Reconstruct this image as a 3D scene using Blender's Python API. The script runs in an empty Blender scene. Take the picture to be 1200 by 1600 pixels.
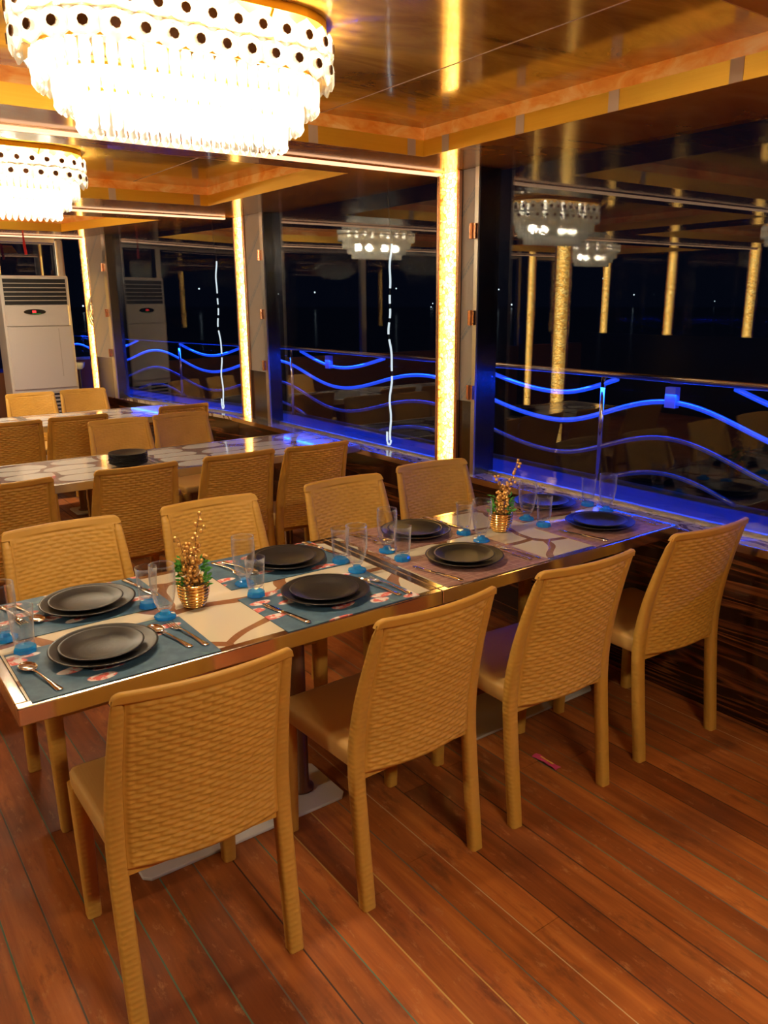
import bpy, math, random
from mathutils import Vector, Matrix
random.seed(7)
S = bpy.context.scene
COL = S.collection
PI = math.pi

# ------------------------------------------------------------------ camera
cam = bpy.data.cameras.new('camera'); camo = bpy.data.objects.new('camera', cam); COL.objects.link(camo)
cam.sensor_fit = 'HORIZONTAL'; cam.sensor_width = 36.0; cam.lens = 36.0 * 1231.96 / 1200.0
cam.clip_start = 0.02; cam.clip_end = 2000
RT = Vector((0.80882414, -0.58800062, -0.00766692)); UP = Vector((0.15736887, 0.2038696, 0.96626716)); FW = Vector((0.56660264, 0.78274674, -0.25742764))
camo.matrix_world = Matrix(((RT.x, UP.x, -FW.x, 0), (RT.y, UP.y, -FW.y, 0), (RT.z, UP.z, -FW.z, 1.6), (0, 0, 0, 1)))
S.camera = camo

# ------------------------------------------------------------------ world, exposure
w = bpy.data.worlds.new('night'); S.world = w; w.use_nodes = True
w.node_tree.nodes['Background'].inputs[0].default_value = (0.10, 0.16, 0.42, 1)
w.node_tree.nodes['Background'].inputs[1].default_value = 0.012
S.view_settings.view_transform = 'Standard'; S.view_settings.look = 'None'
S.view_settings.gamma = 1.0; S.view_settings.use_curve_mapping = False
S.view_settings.exposure = 0.0
CHAND_W = 74.0            # watts of bulbs per chandelier
BULB_COL = (1.0, 0.86, 0.64)
S.cycles.use_denoising = True
S.cycles.max_bounces = 14; S.cycles.transparent_max_bounces = 40
S.cycles.diffuse_bounces = 4; S.cycles.glossy_bounces = 6; S.cycles.transmission_bounces = 8
S.cycles.caustics_reflective = False; S.cycles.caustics_refractive = False
S.cycles.sample_clamp_indirect = 6.0
S.cycles.use_adaptive_sampling = True; S.cycles.adaptive_threshold = 0.02

# ------------------------------------------------------------------ helpers
class B:
    def __init__(s): s.v = []; s.f = []
    def add(s, vs, fs):
        o = len(s.v); s.v += [tuple(p) for p in vs]; s.f += [tuple(i + o for i in q) for q in fs]; return s
    def box(s, x0, x1, y0, y1, z0, z1):
        return s.add([(x0,y0,z0),(x1,y0,z0),(x1,y1,z0),(x0,y1,z0),(x0,y0,z1),(x1,y0,z1),(x1,y1,z1),(x0,y1,z1)],
                     [(0,3,2,1),(4,5,6,7),(0,1,5,4),(1,2,6,5),(2,3,7,6),(3,0,4,7)])
    def prism(s, poly, z0, z1):
        n = len(poly)
        return s.add([(x,y,z0) for x,y in poly] + [(x,y,z1) for x,y in poly],
                     [tuple(range(n-1,-1,-1)), tuple(range(n,2*n))] + [(i,(i+1)%n,(i+1)%n+n,i+n) for i in range(n)])
    def loft(s, rings, cap=True):
        n = len(rings[0]); vs = [p for r in rings for p in r]; fs = []
        for k in range(len(rings)-1):
            for i in range(n):
                j = (i+1)%n; fs.append((k*n+i, k*n+j, (k+1)*n+j, (k+1)*n+i))
        if cap: fs += [tuple(range(n-1,-1,-1)), tuple(range((len(rings)-1)*n, len(rings)*n))]
        return s.add(vs, fs)
    def lathe(s, prof, seg=24, cx=0, cy=0, z=0, capb=True, capt=False, fl=None):
        rings = []
        for r, zz in prof:
            rings.append([(cx + r*(1 if fl is None else fl(k,zz))*math.cos(2*PI*k/seg), cy + r*(1 if fl is None else fl(k,zz))*math.sin(2*PI*k/seg), z+zz) for k in range(seg)])
        s.loft(rings, cap=False); o = len(s.v) - seg*len(prof)
        if capb: s.f.append(tuple(o+i for i in range(seg-1,-1,-1)))
        if capt: s.f.append(tuple(o+seg*(len(prof)-1)+i for i in range(seg)))
        return s
    def tube(s, pts, r, seg=8, cap=True):
        pts = [Vector(p) for p in pts]; rings = []
        for i, p in enumerate(pts):
            t = (pts[min(i+1,len(pts)-1)] - pts[max(i-1,0)]).normalized()
            a = Vector((0,0,1)) if abs(t.z) < .9 else Vector((1,0,0))
            n = t.cross(a).normalized(); b = n.cross(t)
            rr = r[i] if isinstance(r,(list,tuple)) else r
            rings.append([tuple(p + n*rr*math.cos(2*PI*k/seg) + b*rr*math.sin(2*PI*k/seg)) for k in range(seg)])
        return s.loft(rings, cap)
    def ball(s, c, r, nu=8, nv=6):
        vs = [(c[0],c[1],c[2]-r)]; fs = []
        for i in range(1,nv):
            a = -PI/2 + PI*i/nv
            vs += [(c[0]+r*math.cos(a)*math.cos(2*PI*k/nu), c[1]+r*math.cos(a)*math.sin(2*PI*k/nu), c[2]+r*math.sin(a)) for k in range(nu)]
        vs.append((c[0],c[1],c[2]+r)); L = len(vs)-1
        for k in range(nu):
            j = (k+1)%nu; fs.append((0,1+j,1+k)); fs.append((L, 1+(nv-2)*nu+k, 1+(nv-2)*nu+j))
            for i in range(nv-2): fs.append((1+i*nu+k, 1+i*nu+j, 1+(i+1)*nu+j, 1+(i+1)*nu+k))
        return s.add(vs, fs)
    def mesh(s, name, m, smooth=False):
        me = bpy.data.meshes.new(name); me.from_pydata(s.v, [], s.f); me.materials.append(m)
        if smooth: me.polygons.foreach_set('use_smooth', [True]*len(me.polygons))
        me.update(); return me
    def obj(s, name, m, parent=None, smooth=False, bevel=0, loc=None):
        return link(name, s.mesh(name, m, smooth), parent, loc, bevel)
def link(name, me, parent=None, loc=None, bevel=0):
    o = bpy.data.objects.new(name, me); COL.objects.link(o); o.parent = parent
    if loc is not None: o.location = loc
    if bevel:
        md = o.modifiers.new('bevel', 'BEVEL'); md.width = bevel; md.segments = 2; md.limit_method = 'ANGLE'
    return o
def smooth_by_angle(o, deg=40):
    me = o.data; me.polygons.foreach_set('use_smooth', [True]*len(me.polygons)); me.set_sharp_from_angle(angle=math.radians(deg)); return o
def tag(o, label, cat, group=None):
    o['label'] = label; o['category'] = cat
    if group: o['group'] = group
    return o
def thing(name, label, cat, loc=(0,0,0), rz=0, group=None):
    o = bpy.data.objects.new(name, None); COL.objects.link(o); o.location = loc; o.rotation_euler = (0,0,rz); o.empty_display_size = .05
    return tag(o, label, cat, group)
def struct(o): o['kind'] = 'structure'; return o
def stuff(o): o['kind'] = 'stuff'; return o
def setting(name):
    o = bpy.data.objects.new(name, None); COL.objects.link(o); return struct(o)
def copy_tree(o, parent=None):
    c = o.copy(); COL.objects.link(c); c.parent = parent
    for ch in list(o.children): copy_tree(ch, c)
    return c

# ------------------------------------------------------------------ materials
class M:
    def __init__(s, name):
        s.m = bpy.data.materials.new(name); s.m.use_nodes = True; s.t = s.m.node_tree; s.b = s.t.nodes.get('Principled BSDF'); s.out = s.t.nodes.get('Material Output')
    def n(s, kind, **kw):
        x = s.t.nodes.new(kind)
        for k, v in kw.items():
            if k in x.inputs.keys(): x.inputs[k].default_value = v
            else: setattr(x, k, v)
        return x
    def l(s, a, b): s.t.links.new(a, b)
    def coord(s, scale=(1,1,1), kind='Object', rot=(0,0,0), obj=None):
        tc = s.n('ShaderNodeTexCoord'); mp = s.n('ShaderNodeMapping'); mp.inputs['Scale'].default_value = scale; mp.inputs['Rotation'].default_value = rot
        if kind == 'World':
            g = s.n('ShaderNodeNewGeometry'); s.l(g.outputs['Position'], mp.inputs[0])
        else: s.l(tc.outputs[kind], mp.inputs[0])
        return mp.outputs[0]
    def noise(s, vec, scale=5, detail=4, rough=.55, dist=0):
        x = s.n('ShaderNodeTexNoise', Scale=scale, Detail=detail, Roughness=rough, Distortion=dist); s.l(vec, x.inputs['Vector']); return x
    def ramp(s, fac, stops, interp='LINEAR'):
        r = s.n('ShaderNodeValToRGB'); r.color_ramp.interpolation = interp; e = r.color_ramp.elements
        while len(e) < len(stops): e.new(.5)
        for k, (p, c) in enumerate(stops):
            e[k].position = p; e[k].color = (*c, 1) if len(c) == 3 else c
        s.l(fac, r.inputs[0]); return r.outputs[0]
    def mix(s, fac, a, b, mode='MIX'):
        x = s.n('ShaderNodeMix', data_type='RGBA', blend_type=mode)
        for i, v in ((0, fac), (6, a), (7, b)):
            if hasattr(v, 'links'): s.l(v, x.inputs[i])
            else: x.inputs[i].default_value = v if i == 0 else ((*v, 1) if len(v) == 3 else v)
        return x.outputs[2]
    def math(s, op, a, b=None):
        x = s.n('ShaderNodeMath', operation=op)
        for i, v in enumerate((a, b)):
            if v is None: continue
            if hasattr(v, 'links'): s.l(v, x.inputs[i])
            else: x.inputs[i].default_value = v
        return x.outputs[0]
    def fresnel(s, ior):      # both faces of a thin pane reflect alike
        g = s.n('ShaderNodeNewGeometry'); f = s.n('ShaderNodeFresnel'); e = s.math('POWER', ior, s.math('SUBTRACT', 1.0, s.math('MULTIPLY', g.outputs['Backfacing'], 2.0)))
        s.l(e, f.inputs['IOR']); return f
    def blob(s, vec, scale, rnd, edge, rad):      # rounded cells: far enough from the cell wall and near enough to its centre
        a = s.n('ShaderNodeTexVoronoi', feature='DISTANCE_TO_EDGE', Scale=scale, Randomness=rnd); b = s.n('ShaderNodeTexVoronoi', feature='F1', Scale=scale, Randomness=rnd)
        for q in (a, b): q.voronoi_dimensions = '2D'; s.l(vec, q.inputs['Vector'])
        return s.math('MULTIPLY', s.math('GREATER_THAN', a.outputs['Distance'], edge), s.math('LESS_THAN', b.outputs['Distance'], rad))
    def sep(s, vec):
        x = s.n('ShaderNodeSeparateXYZ'); s.l(vec, x.inputs[0]); return x.outputs
    def bump(s, h, strength=.3, dist=.005):
        x = s.n('ShaderNodeBump', Strength=strength, Distance=dist); s.l(h, x.inputs['Height']); s.l(x.outputs[0], s.b.inputs['Normal']); return x
    def set(s, **kw):
        names = dict(color='Base Color', rough='Roughness', metal='Metallic', ior='IOR', coat='Coat Weight', coat_rough='Coat Roughness', emit='Emission Color', estr='Emission Strength', spec='Specular IOR Level', trans='Transmission Weight', alpha='Alpha')
        for k, v in kw.items():
            i = s.b.inputs[names[k]]
            if hasattr(v, 'links'): s.l(v, i)
            else: i.default_value = (*v, 1) if isinstance(v, tuple) and len(v) == 3 else v
        return s
def plain(name, color, rough=.5, metal=0, **kw): return M(name).set(color=color, rough=rough, metal=metal, **kw).m
def emit(name, color, strength):
    return M(name).set(color=(0,0,0), emit=color, estr=strength, rough=.4).m

def mat_rattan():
    k = M('mustard_plastic_rattan'); v = k.coord()
    n = k.noise(v, 9, 3); c = k.ramp(n.outputs[0], [(.3,(.50,.255,.036)),(.7,(.58,.305,.048))])
    k.set(color=c, rough=.5, spec=.35)
    f = k.noise(v, 400, 2); k.bump(f.outputs[0], .08, .001); return k.m
def mat_rattan_leg():
    k = M('mustard_plastic_ribbed'); v = k.coord()
    z = k.sep(v)[2]; h = k.math('SINE', k.math('MULTIPLY', z, 420.0))
    k.set(color=(.52,.27,.042), rough=.5, spec=.35); k.bump(h, .22, .0014); return k.m
def mat_seat():
    k = M('mustard_plastic_seat'); v = k.coord()
    w1 = k.n('ShaderNodeTexWave', Scale=38.0, Distortion=.0); k.l(v, w1.inputs[0])
    k.set(color=(.50,.28,.075), rough=.48, spec=.35); k.bump(w1.outputs[0], .08, .001); return k.m
def mat_pebble(name, brown, cream, scale, thr, bx, rough=.12):
    k = M(name); v = k.coord(bx, 'World'); n = k.noise(v, 1.6, 2); vm = k.n('ShaderNodeVectorMath', operation='MULTIPLY_ADD')
    k.l(n.outputs[1], vm.inputs[0]); vm.inputs[1].default_value = (.35,.35,0); k.l(v, vm.inputs[2])
    st = k.noise(k.coord((90,9,9),'World', (0,0,.6)), 2, 3); br = k.mix(st.outputs[0], tuple(x*.72 for x in brown), tuple(min(1,x*1.3) for x in brown))
    f = k.blob(vm.outputs[0], scale, .8, thr, .74)
    k.set(color=k.mix(f, br, cream), rough=rough, coat=.6, coat_rough=.04); return k.m
def mat_ovals(name, ground, cream):
    k = M(name); v = k.coord((3.6,6.4,1), 'World'); n = k.noise(v, .7, 1); vm = k.n('ShaderNodeVectorMath', operation='MULTIPLY_ADD')
    k.l(n.outputs[1], vm.inputs[0]); vm.inputs[1].default_value = (.35,.35,0); k.l(v, vm.inputs[2])
    f = k.blob(vm.outputs[0], 1.0, .45, .045, .50)
    k.set(color=k.mix(f, ground, cream), rough=.12, coat=.6, coat_rough=.04); return k.m
def mat_koi():
    k = M('blue_mat_with_koi'); v = k.coord((1,1,1),'World')
    n = k.noise(v, 30, 4); base = k.ramp(n.outputs[0], [(.35,(.030,.072,.115)),(.6,(.050,.105,.155)),(.8,(.080,.150,.185))])
    gn = k.noise(v, 14, 3, dist=1.5); base = k.mix(k.ramp(gn.outputs[0], [(.62,(0,0,0)),(.70,(.55,.55,.55))]), base, (.12,.25,.20))
    m2 = k.coord((8.5,18,1),'World',(0,0,.5)); wv = k.noise(v, 6, 2); vm = k.n('ShaderNodeVectorMath', operation='MULTIPLY_ADD')
    k.l(wv.outputs[1], vm.inputs[0]); vm.inputs[1].default_value = (.8,.8,0); k.l(m2, vm.inputs[2])
    vo = k.n('ShaderNodeTexVoronoi', feature='F1', Scale=1.0, Randomness=.75); vo.voronoi_dimensions = '2D'; k.l(vm.outputs[0], vo.inputs['Vector'])
    f = k.ramp(vo.outputs['Distance'], [(.29,(1,1,1)),(.33,(0,0,0))])
    pick = k.math('GREATER_THAN', k.sep(vo.outputs['Color'])[0], .42)
    fish = k.ramp(k.noise(v, 55, 2).outputs[0], [(.45,(.66,.56,.48)),(.54,(.58,.11,.08))])
    k.set(color=k.mix(k.math('MULTIPLY', f, pick), base, fish), rough=.55); return k.m
def mat_brownmat():
    k = M('dusty_red_brown_mat'); v = k.coord((1,1,1),'World'); s = k.sep(v)
    n = k.noise(v, 40, 3); base = k.ramp(n.outputs[0], [(.3,(.17,.072,.055)),(.7,(.30,.15,.115))])
    gx = k.math('GREATER_THAN', k.math('FRACT', k.math('MULTIPLY', s[0], 16.0)), .93); gy = k.math('GREATER_THAN', k.math('FRACT', k.math('MULTIPLY', s[1], 30.0)), .88)
    g = k.math('MULTIPLY', k.math('MAXIMUM', gx, gy), .5)
    k.set(color=k.mix(g, base, (.42,.28,.22)), rough=.55); return k.m
def mat_plank():
    k = M('worn_red_brown_planks'); oi = k.n('ShaderNodeObjectInfo'); v = k.coord((26,1.6,10),'World'); wv = k.coord((1,1,1),'World')
    n = k.noise(v, 1.0, 5, .6, .5); g = k.ramp(n.outputs[0], [(.25,(.15,.038,.010)),(.5,(.26,.072,.015)),(.75,(.38,.12,.026))])
    tone = k.ramp(oi.outputs['Random'], [(0,(.66,.58,.58)),(.5,(1.0,.98,.95)),(1,(1.28,1.28,1.15))])
    c = k.mix(1.0, g, tone, 'MULTIPLY')
    big = k.noise(wv, 2.3, 3); c = k.mix(k.ramp(big.outputs[0], [(.5,(0,0,0)),(.72,(.65,.65,.65))]), c, (.075,.020,.010))
    scr = k.noise(k.coord((9,3.5,1),'World'), 3.5, 7, .72); c = k.mix(k.ramp(scr.outputs[0], [(.57,(0,0,0)),(.72,(.6,.6,.6))]), c, (.46,.22,.085))
    dk = k.noise(k.coord((5,1.6,1),'World'), 2.6, 6, .7); c = k.mix(k.ramp(dk.outputs[0], [(.55,(0,0,0)),(.68,(.7,.7,.7))]), c, (.085,.022,.009))
    r = k.ramp(k.noise(wv, 5, 4).outputs[0], [(.3,(.32,.32,.32)),(.7,(.55,.55,.55))])
    k.set(color=c, rough=r, spec=.3); k.bump(n.outputs[0], .06, .002); return k.m
def mat_zebra():
    k = M('dark_zebra_wood_lacquer'); v = k.coord((2.0,.30,5.0),'World'); n = k.noise(v, 2.0, 3, .45, .7)
    x = k.math('FRACT', k.math('MULTIPLY', n.outputs[0], 7.5))
    c = k.ramp(x, [(0,(.012,.0035,.002)),(.4,(.026,.007,.003)),(.66,(.10,.026,.008)),(.8,(.19,.055,.014)),(1,(.014,.0045,.002))])
    fg = k.noise(k.coord((20,2.5,120),'World'), 1.0, 2); c = k.mix(1.0, c, k.ramp(fg.outputs[0], [(.3,(.55,.55,.55)),(.7,(1.25,1.25,1.25))]), 'MULTIPLY')
    k.set(color=c, rough=.22, coat=.5, coat_rough=.06); return k.m
def mat_ceiling(name, a, b, metal, rough):
    k = M(name); v = k.coord((1.2,3.2,1),'World'); n = k.noise(v, 1.4, 6, .6, 1.2)
    c = k.ramp(n.outputs[0], [(.25,a),(.5,tuple((x+y)/2 for x,y in zip(a,b))),(.75,b)])
    k.set(color=c, rough=rough, metal=metal, spec=.6, coat=.3, coat_rough=.03)
    h = k.noise(k.coord((1.0,1.0,1),'World'), 2.2, 2); k.bump(h.outputs[0], .10, .02); return k.m
def mat_marble_glow():
    k = M('orange_onyx_strip'); v = k.coord((3,3,6),'World'); n = k.noise(v, 2.5, 4, .6, .8)
    c = k.ramp(n.outputs[0], [(.32,(.70,.17,.012)),(.5,(.80,.28,.04)),(.68,(.85,.42,.11))]); k.set(color=c, rough=.18, spec=.6, emit=c, estr=.22); return k.m
def mat_gold():
    k = M('brushed_gold'); v = k.coord((2,2,160),'World'); n = k.noise(v, 1.5, 3)
    k.set(color=k.mix(n.outputs[0], (.86,.47,.035), (.95,.57,.06)), rough=.38, metal=.5); return k.m
def mat_mosaic(strength):
    k = M('lit_onyx_mosaic'); v = k.coord((1,1,1),'Object'); s = k.sep(v)
    vo = k.n('ShaderNodeTexVoronoi', feature='DISTANCE_TO_EDGE', Scale=42.0); k.l(v, vo.inputs['Vector'])
    vc = k.n('ShaderNodeTexVoronoi', feature='F1', Scale=42.0); k.l(v, vc.inputs['Vector'])
    crack = k.ramp(vo.outputs['Distance'], [(.0,(.12,.10,.08)),(.11,(1,1,1))])
    tone = k.ramp(k.sep(vc.outputs['Color'])[0], [(0,(.75,.30,.03)),(.4,(1,.52,.09)),(1,(1,.66,.18))])
    # a tube behind the stone: the strip is brightest along it
    c = k.mix(1.0, tone, crack, 'MULTIPLY')
    tb = k.math('POWER', 2.718, k.math('MULTIPLY', k.math('POWER', k.math('MULTIPLY', k.math('ADD', s[1], .012), 24.0), 2.0), -1.0))   # tube behind the stone
    k.set(color=(.35,.2,.06), rough=.3, emit=c, estr=k.math('MULTIPLY', k.math('ADD', k.math('MULTIPLY', tb, 1.6), .45), strength)); return k.m
def mat_glass(name, tint, ior=1.5, rough=0.0):
    k = M(name); k.t.nodes.remove(k.b); fr = k.fresnel(ior); tr = k.n('ShaderNodeBsdfTransparent'); tr.inputs[0].default_value = (*tint,1)
    gl = k.n('ShaderNodeBsdfGlossy', Roughness=rough); mx = k.n('ShaderNodeMixShader'); k.l(fr.outputs[0], mx.inputs[0]); k.l(tr.outputs[0], mx.inputs[1]); k.l(gl.outputs[0], mx.inputs[2]); k.l(mx.outputs[0], k.out.inputs[0]); return k.m
def mat_tumbler():
    k = M('drinking_glass'); k.t.nodes.remove(k.b); fr = k.fresnel(1.5); lw = k.n('ShaderNodeLayerWeight', Blend=.25)
    tr = k.n('ShaderNodeBsdfTransparent'); tr.inputs[0].default_value = (.965,.97,.975,1); tl = k.n('ShaderNodeBsdfTranslucent'); tl.inputs[0].default_value = (.9,.9,.9,1); gl = k.n('ShaderNodeBsdfGlossy', Roughness=.02)
    m1 = k.n('ShaderNodeMixShader'); k.l(k.math('MULTIPLY', k.math('POWER', lw.outputs['Facing'], 1.7), .85), m1.inputs[0]); k.l(tr.outputs[0], m1.inputs[1]); k.l(tl.outputs[0], m1.inputs[2])
    mx = k.n('ShaderNodeMixShader'); k.l(fr.outputs[0], mx.inputs[0]); k.l(m1.outputs[0], mx.inputs[1]); k.l(gl.outputs[0], mx.inputs[2]); k.l(mx.outputs[0], k.out.inputs[0]); return k.m
def mat_bluefoot():
    k = M('blue_glass'); k.t.nodes.remove(k.b); fr = k.fresnel(1.5)
    tr = k.n('ShaderNodeBsdfTransparent'); tr.inputs[0].default_value = (.20,.68,1,1); tl = k.n('ShaderNodeBsdfTranslucent'); tl.inputs[0].default_value = (.06,.55,1,1); df = k.n('ShaderNodeBsdfDiffuse'); df.inputs[0].default_value = (.06,.50,1,1); gl = k.n('ShaderNodeBsdfGlossy', Roughness=.05)
    m0 = k.n('ShaderNodeMixShader'); k.l(tl.outputs[0], m0.inputs[1]); k.l(df.outputs[0], m0.inputs[2])
    m1 = k.n('ShaderNodeMixShader'); m1.inputs[0].default_value = .5; k.l(tr.outputs[0], m1.inputs[1]); k.l(m0.outputs[0], m1.inputs[2])
    mx = k.n('ShaderNodeMixShader'); k.l(fr.outputs[0], mx.inputs[0]); k.l(m1.outputs[0], mx.inputs[1]); k.l(gl.outputs[0], mx.inputs[2]); k.l(mx.outputs[0], k.out.inputs[0]); return k.m
def mat_crystal():
    k = M('clear_crystal'); k.t.nodes.remove(k.b); fr = k.fresnel(1.7); tr = k.n('ShaderNodeBsdfTransparent'); tr.inputs[0].default_value = (.96,.97,.95,1)
    gl = k.n('ShaderNodeBsdfGlossy', Roughness=.08); tl = k.n('ShaderNodeBsdfTranslucent'); tl.inputs[0].default_value = (.95,.96,.92,1)
    df = k.n('ShaderNodeMixShader'); df.inputs[0].default_value = .42; k.l(tr.outputs[0], df.inputs[1]); k.l(tl.outputs[0], df.inputs[2])
    mx = k.n('ShaderNodeMixShader'); k.l(k.math('MAXIMUM', fr.outputs[0], .16), mx.inputs[0]); k.l(df.outputs[0], mx.inputs[1]); k.l(gl.outputs[0], mx.inputs[2]); k.l(mx.outputs[0], k.out.inputs[0]); return k.m
def mat_film():
    k = M('grey_film_with_blue_print'); s = k.sep(k.coord((1,1,1),'World'))
    d = k.math('ADD', k.math('MULTIPLY', s[2], 1.0), k.math('MULTIPLY', s[1], 1.05)); fr = k.math('FRACT', k.math('MULTIPLY', d, 3.3))
    a = k.math('MULTIPLY', k.math('GREATER_THAN', fr, .42), k.math('LESS_THAN', fr, .50)); b = k.math('MULTIPLY', k.math('GREATER_THAN', fr, .53), k.math('LESS_THAN', fr, .56))
    br = k.math('GREATER_THAN', k.noise(k.coord((60,60,60),'World'), 1.5, 1).outputs[0], .5)
    f = k.math('MULTIPLY', k.math('MULTIPLY', k.math('MAXIMUM', a, b), .55), k.math('ADD', k.math('MULTIPLY', br, .6), .4))
    k.set(color=k.mix(f, (.46,.44,.43), (.16,.27,.42)), rough=.42, metal=.1); return k.m
def mat_ledge():
    k = M('brown_cream_marble_ledge'); v = k.coord((5,2.2,1),'World'); n = k.noise(v, 1.5, 4, .6, 2.0); x = k.math('FRACT', k.math('MULTIPLY', n.outputs[0], 4.0))
    k.set(color=k.ramp(x, [(0,(.45,.36,.26)),(.35,(.55,.45,.33)),(.42,(.17,.085,.04)),(.7,(.10,.045,.02)),(.78,(.45,.36,.26))]), rough=.12, coat=.6, coat_rough=.03); return k.m
def mat_plate():
    k = M('matt_black_stoneware'); v = k.coord((1,1,1)); wv = k.n('ShaderNodeTexWave', Scale=22.0, Distortion=.6, wave_type='RINGS', rings_direction='Z'); k.l(v, wv.inputs[0])
    k.set(color=(.012,.010,.009), rough=.36, spec=.32); k.bump(wv.outputs[0], .06, .001); return k.m

MT = dict(ledstrip=emit('warm_rose_led', (1.0,.56,.30), 2.0), rattan=mat_rattan(), leg=mat_rattan_leg(), seat=mat_seat(), top=mat_pebble('cream_stone_with_brown_veins', (.25,.105,.045), (.62,.52,.36), 3.0, .05, (1,1.3,1)),
    ovals=mat_ovals('mauve_top_with_cream_ovals', (.30,.19,.16), (.66,.60,.52)), koi=mat_koi(), brownmat=mat_brownmat(), plank=mat_plank(), zebra=mat_zebra(),
    soffit=mat_ceiling('brown_gloss_soffit', (.50,.20,.030), (.72,.34,.070), .05, .16), ceil=mat_ceiling('amber_gloss_ceiling', (.26,.095,.010), (.95,.54,.08), .2, .12),
    onyx=mat_marble_glow(), gold=mat_gold(), mosaic=mat_mosaic(6.5), pane=mat_glass('window_glass', (.93,.95,.96), 1.62), glass=mat_tumbler(), blue=mat_bluefoot(),
    crystal=mat_crystal(), film=mat_film(), ledge=mat_ledge(), plate=mat_plate(),
    chrome=plain('polished_steel', (.70,.62,.54), .14, 1), steel=plain('satin_steel', (.60,.58,.55), .32, 1), rose=plain('rose_gold_strip', (.90,.52,.34), .24, 1), copper=plain('copper_clip', (.80,.42,.26), .22, 1),
    cutlery=plain('cutlery_steel', (.78,.70,.62), .13, 1), goldpot=plain('polished_gold', (.95,.62,.20), .14, 1), berry=plain('gold_berry', (.85,.48,.13), .30, .7),
    twig=plain('gold_twig', (.36,.18,.06), .45, .4), leaf=plain('green_fir_leaf', (.075,.34,.04), .5), soil=plain('dark_filling', (.03,.018,.01), .8), basepl=plain('pale_grey_plate', (.50,.46,.42), .45),
    pole=plain('bronze_pole', (.20,.10,.05), .35, .6), black=plain('black_gap', (.006,.006,.008), .5), dark=plain('dark_gasket', (.012,.013,.016), .35), white=plain('white_enamel', (.80,.75,.70), .4),
    whitedark=plain('white_slat', (.62,.56,.50), .4), brownwood=plain('brown_panel', (.16,.062,.028), .3), darkwood=plain('near_black_panel', (.010,.006,.005), .3),
    bronze=plain('bronze_stud', (.14,.062,.025), .4, .5), tape=plain('greyish_tape', (.66,.48,.34), .5), deck=plain('blue_grey_side_deck', (.035,.055,.13), .5), red=plain('red_ribbon', (.55,.012,.012), .5),
    cable=plain('white_cable', (.70,.64,.58), .5), sea=plain('night_sea', (.004,.007,.02), .15), hull=plain('hull_white', (.3,.32,.36), .5))

# ================================================================== SETTING
ZC, ZT, ZS = 2.22, 2.335, .72       # soffit, tray ceiling, sill
XL = -4.45                          # far side of the saloon
def wallx(y):                       # glass plane on the window side, hull tapers towards the end wall
    return 2.86 if y < 5.8 else 2.86 - (y-5.8)*.125
YN, YE = -2.6, 8.62

# floor: sub floor, planks, coloured seams
fl = setting('floor')
B().prism([(XL,YN),(2.76,YN),(2.76,5.8),(2.44,YE),(XL,YE)], -.06, -.012).obj('subfloor', plain('dark_seam', (.03,.012,.006), .8), fl)
pk = {}
seam_m = [plain('teal_seam', (.07,.125,.075), .6), plain('yellow_seam', (.42,.24,.06), .6), plain('grey_seam', (.10,.085,.065), .6), plain('dark_brown_seam', (.04,.014,.007), .6), plain('pale_seam', (.40,.25,.13), .6)]
PW = .1015; x = -.62; kk = 0
rest = B()
plank_me = B().box(0,1,0,1,-.014,0).mesh('plank', MT['plank'])
def right_limit(x, y1): return x + PW <= 2.76
while x < 2.76 - .02:
    wdt = min(PW, 2.76 - x); y = YN + random.uniform(0, 1.2) - 1.2; yend = YE if x + wdt < 2.44 else 5.8 + (2.76 - (x+wdt))/.1135*1.0
    yend = max(5.8, min(YE, yend))
    while y < yend:
        L = random.uniform(4.5, 8.0); a, b = max(YN, y), min(yend, y+L)
        if b - a > .05:
            o = link('plank', plank_me, fl, (x+.0022, a+.001, random.uniform(-.0012, 0))); o.scale = (wdt-.0044, b-a-.002, 1)
        y += L
    m = random.choices(seam_m, [5,4,3,6,3])[0]
    if x < .75: m = random.choices(seam_m, [6,3,2,3,0])[0]
    B().box(x-.0022, x+.0022, YN, yend, -.013, -.0012).obj('seam_strip', m, fl)
    x += PW; kk += 1
xx = -.62 - PW
while xx > XL:
    rest.box(xx+.002, xx+PW-.002, YN, YE, -.014, 0); xx -= PW
stuff(rest.obj('plank_field', MT['plank'], fl))

# ceiling: soffit with recessed trays
ce = setting('ceiling')
trays = [[(-.55,1.12),(2.37,1.12),(2.37,2.955),(-.55,2.955)], [(-.55,3.52),(2.345,3.52),(2.33,5.17),(-.55,5.17)], [(-.55,6.2),(2.39,6.2),(2.03,7.62),(-.55,7.62)]]
trays += [[(-1.09-(p[0]+.55), p[1]) for p in reversed(t)] for t in trays]
ys_ = [-2.62]
def soffit_piece(poly): B().prism(poly, ZC, ZC+.02).obj('soffit_panel', MT['soffit'], ce)
XR = 2.93
def strip(y0, y1):
    soffit_piece([(XL-.05,y0),(wallx(y0)+.06,y0),(wallx(y1)+.06,y1),(XL-.05,y1)])
strip(YN, 1.12); strip(2.955, 3.52); strip(5.17, 6.2); strip(7.62, YE+.05)
for i in range(3):
    t, u = trays[i], trays[i+3]; y0, y1 = t[0][1], t[2][1]
    soffit_piece([t[1], (wallx(y0)+.06,y0), (wallx(y1)+.06,y1), t[2]])
    ul = min(p[0] for p in u if p[1]==y0); ul1 = min(p[0] for p in u if p[1]==y1)
    soffit_piece([(XL-.05,y0),(ul,y0),(ul1,y1),(XL-.05,y1)])
    soffit_piece([(-1.09,y0),(-.55,y0),(-.55,y1),(-1.09,y1)])
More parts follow.
